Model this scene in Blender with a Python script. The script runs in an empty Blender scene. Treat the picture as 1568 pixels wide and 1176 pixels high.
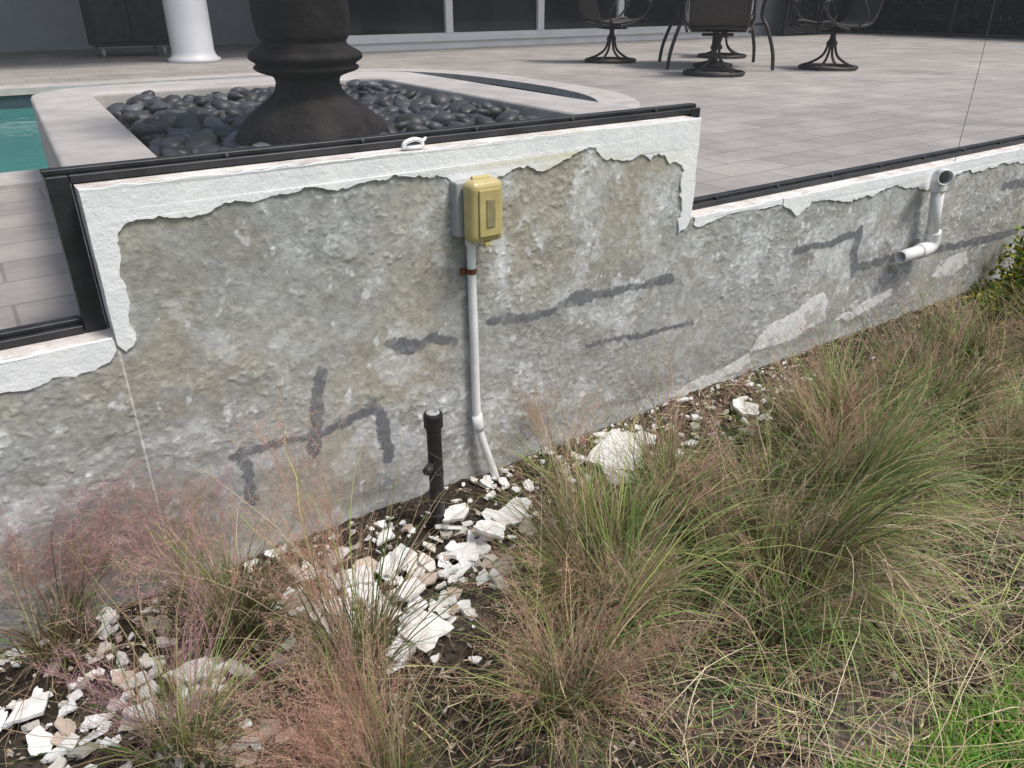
import bpy, math, numpy as np
from mathutils import Vector, Matrix
R=np.random.RandomState(7)
S=bpy.context.scene
COL=S.collection
# ------------------------------------------------------------------ helpers
def link(o,parent=None):
    COL.objects.link(o)
    if parent: o.parent=parent
    return o
def empty(name,loc=(0,0,0),rz=0):
    e=bpy.data.objects.new(name,None); e.location=loc; e.rotation_euler[2]=rz; e.empty_display_size=.1
    return link(e)
def mesh(name,V,F,mat=None,col=None,smooth=False):
    me=bpy.data.meshes.new(name)
    V=np.asarray(V,dtype=float)
    me.from_pydata(V.tolist(),[],F.tolist() if isinstance(F,np.ndarray) else F)
    if mat: me.materials.append(mat)
    if col is not None:
        a=me.attributes.new("Col",'FLOAT_COLOR','POINT')
        c=np.ones((len(V),4),dtype=np.float32); c[:,:3]=col
        a.data.foreach_set("color",c.ravel())
    if smooth: me.polygons.foreach_set("use_smooth",[True]*len(me.polygons))
    me.update()
    return me
def obj(name,V,F,mat=None,col=None,smooth=False,parent=None):
    return link(bpy.data.objects.new(name,mesh(name,V,F,mat,col,smooth)),parent)
class B:
    """mesh accumulator"""
    def __init__(s): s.V=[];s.F=[];s.C=[];s.n=0
    def add(s,V,F,c=None):
        V=np.asarray(V,dtype=float)
        s.V.append(V); s.F+= [[i+s.n for i in f] for f in (F.tolist() if isinstance(F,np.ndarray) else F)]
        s.C.append(np.broadcast_to(np.array(c if c is not None else (1,1,1),dtype=float),(len(V),3)))
        s.n+=len(V)
    def obj(s,name,mat,smooth=False,parent=None,col=True):
        return obj(name,np.concatenate(s.V),s.F,mat,np.concatenate(s.C) if col else None,smooth,parent)
    def mesh(s,name,mat,smooth=False):
        return mesh(name,np.concatenate(s.V),s.F,mat,None,smooth)
def box(x0,x1,y0,y1,z0,z1):
    V=[(x0,y0,z0),(x1,y0,z0),(x1,y1,z0),(x0,y1,z0),(x0,y0,z1),(x1,y0,z1),(x1,y1,z1),(x0,y1,z1)]
    F=[[3,2,1,0],[4,5,6,7],[0,1,5,4],[1,2,6,5],[2,3,7,6],[3,0,4,7]]
    return V,F
def bevel(o,w,n=2):
    m=o.modifiers.new("bevel",'BEVEL'); m.width=w; m.segments=n; m.limit_method='ANGLE'; return o
def catmull(P,n=6):
    P=[np.array(p,float) for p in P]; P=[2*P[0]-P[1]]+P+[2*P[-1]-P[-2]]; out=[]
    for i in range(1,len(P)-2):
        for k in range(n):
            t=k/n; a,b,c,d=P[i-1],P[i],P[i+1],P[i+2]
            out.append(.5*((2*b)+(-a+c)*t+(2*a-5*b+4*c-d)*t*t+(-a+3*b-3*c+d)*t**3))
    out.append(P[-2]); return out
def tube(P,r,n=8,closed=False,caps=True):
    P=[np.array(p,float) for p in P]; N=len(P); V=[];F=[]
    rr=r if hasattr(r,'__len__') else [r]*N
    up=None
    for i in range(N):
        if closed: t=P[(i+1)%N]-P[i-1]
        else: t=P[min(i+1,N-1)]-P[max(i-1,0)]
        t/= (np.linalg.norm(t)+1e-9)
        if up is None:
            up=np.cross(t,(0,0,1.)); 
            if np.linalg.norm(up)<.1: up=np.cross(t,(1.,0,0))
        up=up-t*np.dot(up,t); up/=np.linalg.norm(up)+1e-9
        b=np.cross(t,up)
        for k in range(n):
            a=2*math.pi*k/n; V.append(P[i]+rr[i]*(math.cos(a)*up+math.sin(a)*b))
    for i in range(N if closed else N-1):
        j=(i+1)%N
        for k in range(n):
            F.append([i*n+k,i*n+(k+1)%n,j*n+(k+1)%n,j*n+k])
    if caps and not closed:
        F.append(list(range(n))[::-1]); F.append([(N-1)*n+k for k in range(n)])
    return V,F
def lathe(prof,n=32,cx=0,cy=0,wob=None):
    V=[];F=[]
    for i,(r,z) in enumerate(prof):
        for k in range(n):
            a=2*math.pi*k/n; q=r*(1+(wob(a,z) if wob else 0))
            V.append((cx+q*math.cos(a),cy+q*math.sin(a),z))
    for i in range(len(prof)-1):
        for k in range(n): F.append([i*n+k,i*n+(k+1)%n,(i+1)*n+(k+1)%n,(i+1)*n+k])
    F.append(list(range(n))[::-1]); F.append([(len(prof)-1)*n+k for k in range(n)])
    return V,F
TAB=np.random.RandomState(3).rand(16,256,256)
def vn(x,y,seed=0):
    T=TAB[seed%16]; xi=np.floor(x).astype(int); yi=np.floor(y).astype(int); fx=x-xi; fy=y-yi
    fx=fx*fx*(3-2*fx); fy=fy*fy*(3-2*fy)
    a=T[xi%256,yi%256];b=T[(xi+1)%256,yi%256];c=T[xi%256,(yi+1)%256];d=T[(xi+1)%256,(yi+1)%256]
    return (a*(1-fx)+b*fx)*(1-fy)+(c*(1-fx)+d*fx)*fy
def fbm(x,y,o=4,seed=0,g=.5):
    s=0;a=1;n=0
    for i in range(o):
        ca,sa=math.cos(.6*i+.4),math.sin(.6*i+.4)
        u=(x*ca-y*sa)*2**i+17.3*i; v=(x*sa+y*ca)*2**i+9.1*i
        s=s+a*vn(u,v,seed+i); n+=a; a*=g
    return s/n
def ss(a,b,x):
    t=np.clip((x-a)/(b-a),0,1); return t*t*(3-2*t)
# ------------------------------------------------------------------ materials
def newmat(name):
    m=bpy.data.materials.new(name); m.use_nodes=True; nt=m.node_tree
    return m,nt,nt.nodes["Principled BSDF"]
def N(nt,t,**k):
    n=nt.nodes.new(t)
    for a,b in k.items():
        if a in n.inputs: n.inputs[a].default_value=b
        else: setattr(n,a,b)
    return n
def mat(name,c1,c2=None,scale=8,rough=.8,bump=0,bscale=60,attr=False,metal=0,detail=6,spec=None,bdist=.01,stretch=None,contrast=(.35,.65)):
    m,nt,p=newmat(name); L=nt.links
    tc=N(nt,'ShaderNodeTexCoord'); src=tc.outputs['Object']
    if stretch:
        mp=N(nt,'ShaderNodeMapping'); mp.inputs['Scale'].default_value=stretch; L.new(src,mp.inputs[0]); src=mp.outputs[0]
    p.inputs['Roughness'].default_value=rough; p.inputs['Metallic'].default_value=metal
    if spec is not None: p.inputs['Specular IOR Level'].default_value=spec
    c2=c2 or c1
    no=N(nt,'ShaderNodeTexNoise',Scale=scale,Detail=detail,Roughness=.6); L.new(src,no.inputs['Vector'])
    cr=N(nt,'ShaderNodeValToRGB'); e=cr.color_ramp.elements
    e[0].position=contrast[0];e[1].position=contrast[1]
    e[0].color=(*c1,1);e[1].color=(*c2,1); L.new(no.outputs['Fac'],cr.inputs[0]); out=cr.outputs[0]
    if attr:
        at=N(nt,'ShaderNodeAttribute'); at.attribute_name='Col'
        mx=N(nt,'ShaderNodeMix',data_type='RGBA',blend_type='MULTIPLY'); mx.inputs[0].default_value=1
        L.new(at.outputs['Color'],mx.inputs[6]); L.new(out,mx.inputs[7]); out=mx.outputs[2]
    L.new(out,p.inputs['Base Color'])
    if bump:
        n2=N(nt,'ShaderNodeTexNoise',Scale=bscale,Detail=6,Roughness=.65); L.new(src,n2.inputs['Vector'])
        bp=N(nt,'ShaderNodeBump',Strength=bump,Distance=bdist); L.new(n2.outputs['Fac'],bp.inputs['Height']); L.new(bp.outputs[0],p.inputs['Normal'])
    return m
M_stucco=mat("bare_stucco",(.84,.84,.84),(1.12,1.12,1.12),scale=45,rough=.92,bump=.6,bscale=130,attr=True,bdist=.0038,spec=.2)
M_paint=mat("white_paint",(.76,.78,.79),(.87,.88,.88),scale=12,rough=.6,bump=.6,bscale=60,attr=True,bdist=.005)
M_top=mat("bare_render_top",(.52,.46,.41),(.80,.78,.74),scale=14,rough=.9,bump=.5,bscale=90)
M_black=mat("black_aluminium",(.012,.013,.015),(.035,.037,.04),scale=12,rough=.45,bump=.05)
M_cope=mat("planter_coping_concrete",(.43,.40,.37),(.56,.53,.50),scale=7,rough=.85,bump=.35,bscale=140,bdist=.003)
M_white=mat("white_pvc",(.70,.70,.68),(.84,.84,.82),scale=10,rough=.4,bump=.08,bscale=30)
M_rust=mat("rust",(.09,.03,.015),(.2,.08,.03),scale=60,rough=.9)
M_blackpl=mat("black_plastic",(.012,.012,.012),(.03,.03,.028),scale=20,rough=.5,bump=.1)
M_bronze=mat("dark_bronze",(.009,.008,.007),(.032,.026,.023),scale=14,rough=.65,bump=.8,bscale=45,bdist=.010,spec=.3)
M_iron=mat("dark_patio_metal",(.018,.016,.015),(.035,.03,.027),scale=20,rough=.5)
M_sling=mat("sling_fabric",(.035,.030,.027),(.06,.05,.045),scale=60,rough=.8)
M_house=mat("painted_house_wall",(.42,.44,.46),(.50,.52,.54),scale=3,rough=.8,bump=.2)
M_frame=mat("white_window_frame",(.66,.68,.70),(.74,.75,.77),scale=3,rough=.4)
M_glass=mat("dark_window_glass",(.010,.013,.018),(.025,.03,.038),scale=1.2,rough=.08)
M_grey=mat("grey_box_plastic",(.34,.35,.35),(.42,.42,.42),scale=20,rough=.6)
M_chip=mat("stucco_chip",(.82,.82,.82),(1.1,1.1,1.1),scale=30,rough=.85,bump=.6,bscale=90,attr=True,bdist=.004)
M_stone=mat("black_river_pebble",(.7,.7,.7),(1.3,1.3,1.3),scale=14,rough=.45,bump=.15,bscale=60,attr=True,bdist=.003)
M_mulch=mat("mulch_litter",(.8,.8,.8),(1.15,1.15,1.15),scale=40,rough=.95,attr=True,spec=.1)
def leafmat(name,tr=.35):
    m,nt,p=newmat(name); L=nt.links
    at=N(nt,'ShaderNodeAttribute'); at.attribute_name='Col'
    L.new(at.outputs['Color'],p.inputs['Base Color']); p.inputs['Roughness'].default_value=.5; p.inputs['Specular IOR Level'].default_value=.3
    t=N(nt,'ShaderNodeBsdfTranslucent'); L.new(at.outputs['Color'],t.inputs['Color'])
    mx=N(nt,'ShaderNodeMixShader'); mx.inputs[0].default_value=tr
    L.new(p.outputs[0],mx.inputs[1]); L.new(t.outputs[0],mx.inputs[2]); L.new(mx.outputs[0],nt.nodes['Material Output'].inputs[0])
    return m
M_grass=leafmat("grass_blade"); M_plume=leafmat("grass_plume",.45)
m,nt,p=newmat("yellowed_clear_plastic"); M_yel=m
p.inputs['Roughness'].default_value=.32
no=N(nt,'ShaderNodeTexNoise',Scale=25,Detail=4); cr=N(nt,'ShaderNodeValToRGB'); tc=N(nt,'ShaderNodeTexCoord')
cr.color_ramp.elements[0].color=(.38,.30,.11,1); cr.color_ramp.elements[1].color=(.60,.51,.25,1)
nt.links.new(tc.outputs['Object'],no.inputs['Vector']); nt.links.new(no.outputs['Fac'],cr.inputs[0]); nt.links.new(cr.outputs[0],p.inputs['Base Color'])
m,nt,p=newmat("insect_screen"); M_screen=m
p.inputs['Base Color'].default_value=(.10,.105,.115,1); p.inputs['Roughness'].default_value=.8
t=N(nt,'ShaderNodeBsdfTransparent'); mx=N(nt,'ShaderNodeMixShader'); mx.inputs[0].default_value=.13
nt.links.new(t.outputs[0],mx.inputs[1]); nt.links.new(p.outputs[0],mx.inputs[2]); nt.links.new(mx.outputs[0],nt.nodes['Material Output'].inputs[0])
# pavers
m,nt,p=newmat("patio_pavers"); M_pave=m; L=nt.links
tc=N(nt,'ShaderNodeTexCoord')
bk=N(nt,'ShaderNodeTexBrick'); bk.inputs['Color1'].default_value=(.38,.355,.33,1); bk.inputs['Color2'].default_value=(.45,.42,.39,1); bk.inputs['Mortar'].default_value=(.27,.255,.24,1)
bk.inputs['Scale'].default_value=1; bk.inputs['Mortar Size'].default_value=.006; bk.inputs['Brick Width'].default_value=.40; bk.inputs['Row Height'].default_value=.20; bk.inputs['Mortar Smooth'].default_value=.4
L.new(tc.outputs['Object'],bk.inputs['Vector'])
no=N(nt,'ShaderNodeTexNoise',Scale=2.5,Detail=8,Roughness=.7); L.new(tc.outputs['Object'],no.inputs['Vector'])
cr=N(nt,'ShaderNodeValToRGB'); cr.color_ramp.elements[0].position=.3; cr.color_ramp.elements[1].position=.7; cr.color_ramp.elements[0].color=(.70,.70,.70,1); cr.color_ramp.elements[1].color=(1.16,1.15,1.14,1)
L.new(no.outputs['Fac'],cr.inputs[0])
mx=N(nt,'ShaderNodeMix',data_type='RGBA',blend_type='MULTIPLY'); mx.inputs[0].default_value=1
L.new(bk.outputs['Color'],mx.inputs[6]); L.new(cr.outputs[0],mx.inputs[7]); L.new(mx.outputs[2],p.inputs['Base Color']); p.inputs['Roughness'].default_value=.8
bp=N(nt,'ShaderNodeBump',Strength=.4,Distance=.004); n2=N(nt,'ShaderNodeTexNoise',Scale=120,Detail=4); L.new(tc.outputs['Object'],n2.inputs['Vector']); L.new(n2.outputs['Fac'],bp.inputs['Height']); L.new(bp.outputs[0],p.inputs['Normal'])
# water
m,nt,p=newmat("pool_water"); M_water=m; L=nt.links
p.inputs['Roughness'].default_value=.04
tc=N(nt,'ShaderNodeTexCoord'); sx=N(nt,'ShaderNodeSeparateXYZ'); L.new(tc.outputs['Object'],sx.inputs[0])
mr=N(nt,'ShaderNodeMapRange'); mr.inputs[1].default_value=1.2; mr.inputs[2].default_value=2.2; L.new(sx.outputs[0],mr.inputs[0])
mx=N(nt,'ShaderNodeMix',data_type='RGBA'); mx.inputs[6].default_value=(.06,.27,.25,1); mx.inputs[7].default_value=(.012,.03,.032,1); L.new(mr.outputs[0],mx.inputs[0]); L.new(mx.outputs[2],p.inputs['Base Color'])  # darker toward +X: shade and dark reflections painted into the water colour
n2=N(nt,'ShaderNodeTexNoise',Scale=7,Detail=3); L.new(tc.outputs['Object'],n2.inputs['Vector']); bp=N(nt,'ShaderNodeBump',Strength=.3,Distance=.02); L.new(n2.outputs['Fac'],bp.inputs['Height']); L.new(bp.outputs[0],p.inputs['Normal'])
# ------------------------------------------------------------------ WALL
HI=1.032; LO=.715; XA=.165; XB=1.92
wall=empty("stucco_retaining_wall")
prof=[(-5,-.4),(12,-.4),(12,LO),(XB,LO),(XB,HI),(XA,HI),(XA,LO),(-5,LO)]
V=[(x,.004,z) for x,z in prof]+[(x,.155,z) for x,z in prof]; n=len(prof)
F=[list(range(n)),[n+i for i in range(n)][::-1]]+[[i,n+i,n+(i+1)%n,(i+1)%n] for i in range(n)]
obj("wall_core",V,F,M_top,parent=wall)
xs=np.concatenate([np.arange(-.6,XA,.0034),np.arange(XA,XB,.0034),np.arange(XB,5.6,.006),np.arange(5.6,12,.04)])
zs=np.arange(-.1,HI,.0034); zs=np.append(zs[zs<LO-.002],np.append([LO-.001],np.append(zs[zs>LO+.002],HI-.001)))
X,Z=np.meshgrid(xs,zs,indexing='ij')
def in_poly(x,z,P):
    ins=np.zeros(x.shape,bool); j=len(P)-1
    for i in range(len(P)):
        xi,zi=P[i];xj,zj=P[j]
        ins^=((zi>z)!=(zj>z))&(x<(xj-xi)*(z-zi)/(zj-zi+1e-12)+xi); j=i
    return ins
wx=X+.05*(fbm(X*6,Z*6,3,1)-.5); wz=Z+.05*(fbm(X*6+40,Z*6,3,2)-.5)
big=fbm(wx*2.2,wz*3,4,3); mid=fbm(wx*7,wz*8,4,5); sm=fbm(wx*34,wz*38,3,7); fine=fbm(wx*100,wz*100,3,9)
tro=fbm(wx*12,wz*15,4,11)
# floated-smooth areas versus areas left with knocked-down ridges
rg=.30+.55*ss(.40,.60,fbm(X*3+5,Z*4,3,10))
disp=-.004-.0020*(mid-.5)-rg*(.0014*(sm-.5)+.0017*(fine-.5))
for lv,h in ((.40,.0008),(.48,.0009),(.56,.0009),(.64,.0008)):
    disp-=h*rg*ss(lv,lv+.010,tro)
kd=fbm(wx*34+3,wz*38,3,2); disp-=.0008*rg*ss(.52,.55,kd)
crumb=ss(.66,.73,fbm(X*62,Z*64,2,3))*(.3+rg); disp-=.0015*crumb
def segd(x,z,P):
    d=np.full(x.shape,9.)
    for (a,b),(c,e) in zip(P[:-1],P[1:]):
        vx,vz=c-a,e-b; t=np.clip(((x-a)*vx+(z-b)*vz)/(vx*vx+vz*vz),0,1)
        d=np.minimum(d,np.hypot(x-a-t*vx,z-b-t*vz))
    return d
cracks=[([(.605,.51),(.585,.44),(.575,.35),(.56,.29)],.017),([(.36,.345),(.50,.345),(.60,.335),(.70,.36),(.76,.345)],.010),([(.74,.38),(.765,.33),(.775,.19)],.018),([(.38,.35),(.385,.29),(.38,.20)],.014),
 ([(.81,.54),(.86,.51),(.93,.53),(1.0,.50)],.012),([(.84,.53),(.88,.52)],.020),([(1.13,.53),(1.30,.51),(1.47,.535),(1.62,.525),(1.86,.515)],.013),([(1.42,.53),(1.50,.53)],.024),([(1.76,.52),(1.86,.52)],.017),
 ([(1.50,.36),(1.75,.34),(2.0,.33)],.008),([(2.52,.50),(2.75,.49),(2.95,.51)],.015),([(2.94,.51),(2.93,.42),(2.96,.33)],.024),([(2.96,.35),(3.3,.34),(3.83,.30),(4.4,.28)],.018),
 ([(4.1,.55),(4.5,.53)],.02)]
px=X+.018*(fbm(X*22,Z*22,3,4)-.5)+.016*(fbm(X*70,Z*70,2,8)-.5); pz=Z+.018*(fbm(X*22+9,Z*22,3,6)-.5)+.016*(fbm(X*80,Z*80,2,1)-.5)
ck=np.zeros_like(X)
for P,w in cracks:
    d=segd(px,pz,P); ck=np.maximum(ck,ss(w+.004,w-.002,d)*(.72+.28*ss(.32,.48,fbm(X*25,Z*30,3,2))))
disp=disp*(1-.6*ck)-.0040*ck
patch=np.zeros_like(X)
for P in ([(2.34,.12),(2.38,.18),(2.45,.215),(2.56,.225),(2.68,.265),(2.76,.28),(2.80,.235),(2.82,.14),(2.70,.13),(2.60,.10),(2.5,.11)],[(3.62,.18),(3.75,.25),(3.9,.26),(3.95,.19),(3.8,.15)],[(1.9,.04),(2.02,.075),(2.2,.09),(2.33,.12),(2.36,.07),(2.1,.02)],[(2.88,.13),(3.1,.17),(3.3,.19),(3.3,.15),(3.0,.10)]):
    patch=np.maximum(patch,in_poly(px,pz,P)*1.0)
patch=patch*(.5+.5*ss(.36,.44,fbm(X*18,Z*18,4,9)))
disp=disp*(1-.6*patch)-.0045*patch
tan=np.array((.37,.35,.290)); gry=np.array((.355,.358,.340)); wht=np.array((.58,.60,.60)); drk=np.array((.26,.252,.225)); blu=np.array((.40,.42,.43))
def mix(a,b,t): return a*(1-t[...,None])+b*t[...,None]
c=mix(np.broadcast_to(tan,X.shape+(3,)),gry,ss(.36,.56,big+.22*ss(1.6,2.4,X)-.12*ss(.5,.9,Z)+.12*ss(.35,0,Z)))
c=mix(c,drk,.5*ss(.50,.68,mid))
c=mix(c,blu,.45*ss(.54,.66,fbm(wx*4+3,wz*5,5,13)))
c=mix(c,tan*1.10,.40*ss(.54,.64,fbm(wx*5+13,wz*6,5,2)))
wm=fbm(wx*9,wz*9,5,14)*.6+.4*fbm(wx*3,wz*3,3,1)
whb=.035*ss(1.7,2.5,X)+.02*ss(1.1,1.6,X)*ss(.3,.6,Z)-.02
c=mix(c,wht,.5*ss(.575,.64,wm+whb+.16*(sm-.5)))
c=mix(c,wht,.35*ss(.63,.67,tro+whb))
c=mix(c,wht*1.1,.75*ss(.655,.69,fbm(X*32,Z*26,4,6)*.7+.3*wm+whb))
c=mix(c,wht*1.15,.8*ss(.024,.0,np.abs(px-1.17+.1*(Z-.7)))*ss(.60,.66,Z)*ss(.82,.76,Z))
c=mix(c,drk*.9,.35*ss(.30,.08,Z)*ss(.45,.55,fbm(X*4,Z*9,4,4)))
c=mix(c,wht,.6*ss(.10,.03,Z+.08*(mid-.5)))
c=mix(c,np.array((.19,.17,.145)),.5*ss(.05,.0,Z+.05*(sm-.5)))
c=c*(.86+.28*fine+.0*X)[...,None]
c=c*(1+.14*crumb)[...,None]
c=mix(c,np.array((.145,.152,.165)),.92*ck)
c=mix(c,np.array((.70,.71,.70)),patch)
nx,nz=X.shape
idx=np.arange(nx*nz).reshape(nx,nz)
Fq=np.stack([idx[:-1,:-1],idx[1:,:-1],idx[1:,1:],idx[:-1,1:]],-1)
cxm=(X[:-1,:-1]+X[1:,1:])/2; czm=(Z[:-1,:-1]+Z[1:,1:])/2
keep=(czm<LO)|((cxm>XA)&(cxm<XB))
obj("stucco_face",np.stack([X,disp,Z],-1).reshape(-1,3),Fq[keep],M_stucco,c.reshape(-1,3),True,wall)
# paint layer -------------------------------------------------------------
def rough(P,amp,step=.004,seed=0):
    out=[]
    P=np.array(P,float); k0=0
    for i in range(len(P)-1):
        a,b=P[i],P[i+1]; L_=np.linalg.norm(b-a); n_=max(1,int(L_/step)); nn=np.array((-(b-a)[1],(b-a)[0]))/(L_+1e-9)
        for k in range(n_):
            t=k/n_; s=k0+t*L_
            o=(vn(np.array([s*24.]),np.array([seed+.5]),2)[0]-.5)*1.6+(vn(np.array([s*60.]),np.array([seed+7.5]),3)[0]-.5)*.7+(vn(np.array([s*190.]),np.array([seed+3.5]),4)[0]-.5)*.3
            fade=min(1,min(t,1-t)*n_/3) if n_>3 else .5
            out.append(a+(b-a)*t+nn*amp*o*fade)
        k0+=L_
    return out
from mathutils.geometry import tessellate_polygon
pb=B()
def paint(edges,y0=-.0100,y1=.0,seed=0):
    P=[]
    for pts,amp in edges: P+=rough(pts,amp,seed=seed)
    P=[tuple(p) for p in P]; n=len(P)
    tri=tessellate_polygon([[Vector((x,z,0)) for x,z in P]])
    def yy(x,z,b): return b-.003*(float(vn(np.array([x*6.]),np.array([z*6.]),1)[0])-.5)
    V=[(x,yy(x,z,y0),z) for x,z in P]+[(x,y1,z) for x,z in P]
    F=[list(t) for t in tri]+[[i,(i+1)%n,n+(i+1)%n,n+i] for i in range(n)]
    C=[]
    for x,z in P+P:
        st=0
        for sx_,w,s in ((.70,.012,.6),(1.15,.03,.5),(1.34,.04,.8),(1.42,.03,.9),(1.05,.02,.3),(1.55,.04,.5),(1.8,.05,.3),(3.4,.06,.4),(2.9,.05,.3),(.33,.02,.3)):
            st=max(st,s*math.exp(-((x-sx_)/w)**2))
        C.append((1-.07*st,1-.13*st,1-.38*st))
    pb.add(V,F,(1,1,1)); pb.C[-1]=np.array(C)
inner=[(1.905,.69),(1.868,.675),(1.872,.73),(1.858,.80),(1.868,.88),(1.845,.90),(1.80,.905),(1.76,.935),(1.73,.94),(1.63,.935),(1.54,.945),(1.52,.955),(1.495,.985),(1.47,.99),(1.43,.98),(1.40,.965),(1.33,.945),(1.24,.955),(1.19,.95),(1.16,.945),(1.08,.94),(1.03,.935),(1.0,.96),(.92,.975),(.85,.985),(.81,.975),(.77,.975),(.70,.965),(.63,.982),(.56,.975),(.50,.965),(.45,.97),(.40,.955),(.35,.955),(.30,.965),(.25,.96),(.222,.945),(.21,.92),(.20,.85),(.207,.80),(.198,.76),(.205,.72),(.178,.682)]
paint([([(.1645,.70),(.1645,1.034)],.0008),([(.1645,1.034),(.9,1.033),(1.922,1.034)],.004),([(1.922,1.034),(1.922,.72),(1.905,.69)],.003),(inner,.013),([(.178,.682),(.1645,.70)],.004)],seed=1)
paint([([(-1.6,.717),(.158,.717)],.003),([(.158,.717),(.16,.69),(.15,.675)],.003),([(.15,.675),(.11,.655),(.07,.65),(.03,.66),(-.02,.645),(-.08,.65),(-.2,.64),(-.5,.66),(-.9,.63),(-1.6,.65)],.010),([(-1.6,.65),(-1.6,.717)],.002)],seed=5)
paint([([(2.40,.717),(5.5,.717)],.004),([(5.5,.717),(5.5,.64)],.002),([(5.5,.64),(5.0,.655),(4.6,.63),(4.26,.64),(4.0,.665),(3.80,.655),(3.65,.67),(3.52,.64),(3.40,.625),(3.25,.65),(3.09,.67),(2.95,.655),(2.83,.645),(2.72,.665),(2.57,.685),(2.53,.655),(2.49,.64),(2.45,.67),(2.40,.69)],.012),([(2.40,.69),(2.40,.717)],.002)],seed=9)
paint([([(1.94,.717),(2.395,.717)],.004),([(2.395,.717),(2.395,.695),(2.2,.700),(2.05,.695),(1.98,.68),(1.94,.69),(1.94,.717)],.006)],y0=-.008,seed=12)
pb.obj("paint_coat",M_paint,parent=wall)
tb=B(); tb.add(*tube(catmull([(.895,.02,1.035),(.90,.02,1.05),(.925,.02,1.057),(.95,.03,1.05),(.955,.03,1.035)],5),.006,6)); tb.add(*tube([(.95,.03,1.045),(.975,.05,1.052)],.004,6)); tb.add(*box(.90,.945,.01,.035,1.034,1.042))
tb.obj("curled_metal_clip",M_white,True,None,False)
# ------------------------------------------------------------------ screen enclosure
enc=empty("pool_screen_enclosure")
fb=B(); y0,y1=.062,.112
for a,b,z in ((-5,XA-.05,LO),(XB+.075,12,LO)):
    fb.add(*box(a,b,y0,y1,z+.002,z+.019)); fb.add(*box(a,b,y0+.018,y1-.004,z+.0195,z+.030))
fb.add(*box(XA-.005,XB+.03,y0,y1,HI+.003,HI+.019)); fb.add(*box(XA-.05,XB+.07,y0+.018,y1-.004,HI+.0195,HI+.030))
fb.add(*box(XA-.048,XA-.006,y0,y1,LO+.002,HI+.019)); fb.add(*box(XB+.032,XB+.072,y0,y1,LO+.002,HI+.0192))
for x in np.arange(-4.8,12,.33):
    hi=XA<x<XB; z=(HI if hi else LO)+.022
    fb.add(*lathe([(.006,z-.006),(.007,z+.004),(.003,z+.008)],8,x,y0+.009))
for x in (-1.6,5.3,8.7,11.9):
    fb.add(*box(x-.025,x+.025,.064,.11,LO+.04,3.2))
for x in (-1.6,1.9,5.3,8.7,11.9): fb.add(*box(x-.025,x+.025,.14,6.7,3.2,3.3))
for y in (.07,2.6,5.1): fb.add(*box(-5,14.4,y,y+.05,3.305,3.36))
for y in (.09,2.0,4.0,5.9,7.7): fb.add(*box(14.4,14.45,y,y+.05,LO,3.3))
for z in (LO+.01,1.6,3.2): fb.add(*box(14.39,14.46,.15,7.9,z,z+.05))
o=fb.obj("aluminium_frame",M_black,False,enc,False); bevel(o,.002,1)
sb=B()
sb.add([(-5,.090,LO+.03),(12,.090,LO+.03),(12,.090,3.2),(-5,.090,3.2)],[[0,1,2,3]])
sb.add([(14.43,.2,LO),(14.43,7.8,LO),(14.43,7.8,3.2),(14.43,.2,3.2)],[[0,1,2,3]])
sb.obj("insect_screen",M_screen,False,enc,False)
db=B(); 
for x0_,x1_ in ((12.55,13.45),(13.5,14.38)):
    for x in (x0_,x1_-.06): db.add(*box(x,x+.06,7.9,7.95,LO,3.1))
    for z in (LO+.02,1.55,3.0): db.add(*box(x0_+.06,x1_-.06,7.9,7.95,z,z+.12))
    for x in np.arange(x0_+.12,x1_-.1,.11): db.add(*box(x,x+.02,7.915,7.935,LO+.14,1.55))
    db.add(*box(x0_+.06,x1_-.06,7.955,7.96,LO+.1,3.0))
db.obj("screen_door",M_black,False,enc,False)
hr=np.random.RandomState(5)
nl=26000; P=np.stack([hr.uniform(14.9,16.4,nl),hr.uniform(-2,9,nl),hr.uniform(.2,3.4,nl)],-1); a=hr.randn(nl,3)*.07; b=hr.randn(nl,3)*.05
Vh=np.stack([P-a,P+b,P+a,P-b],1).reshape(-1,3); Fh=np.arange(nl*4).reshape(-1,4)
g=hr.uniform(.5,1.4,nl).repeat(4)[:,None]*np.array((.02,.032,.02))
obj("hedge",Vh,Fh,M_mulch,g)
# ------------------------------------------------------------------ patio, pool
pat=empty("patio")
yb0,yb1=2.1,5.75
ys=np.linspace(yb0,yb1,41)
def xr(y): 
    q=min(1,abs((y-3.925)/1.826)); return 2.7+1.3*(1-q**2.6)**(1/2.6)
zt=.70
tb=B()
tb.add([(-5,.156,zt),(16,.156,zt),(16,yb0,zt),(-5,yb0,zt)],[[0,1,2,3]])
tb.add([(-5,yb1,zt),(16,yb1,zt),(16,12,zt),(-5,12,zt)],[[0,1,2,3]])
V=[];
for y in ys: V+=[(xr(y)+.02,y,zt),(16,y,zt)]
tb.add(V,[[2*i,2*i+1,2*i+3,2*i+2] for i in range(40)])
tb.add([(-5,yb0,zt),(-4,yb0,zt),(-4,yb1,zt),(-5,yb1,zt)],[[0,1,2,3]])
tb.obj("paver_surface",M_pave,False,pat,False)
cv=[(-4,yb0)]+[(1.0,yb0)]+[(xr(y),y) for y in ys]+[(-4,yb1)]
cb=B()
def off(P,d):
    out=[]
    for i in range(len(P)):
        a=np.array(P[max(i-1,0)]);b=np.array(P[min(i+1,len(P)-1)]); t=(b-a)/np.linalg.norm(b-a); out.append((P[i][0]+t[1]*d,P[i][1]-t[0]*d))
    return out
co=off(cv,.26); ci=off(cv,-.02); n=len(cv)
V=[(x,y,zt+.018) for x,y in ci]+[(x,y,zt+.018) for x,y in co]+[(x,y,zt-.03) for x,y in ci]+[(x,y,zt-.03) for x,y in co]
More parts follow.
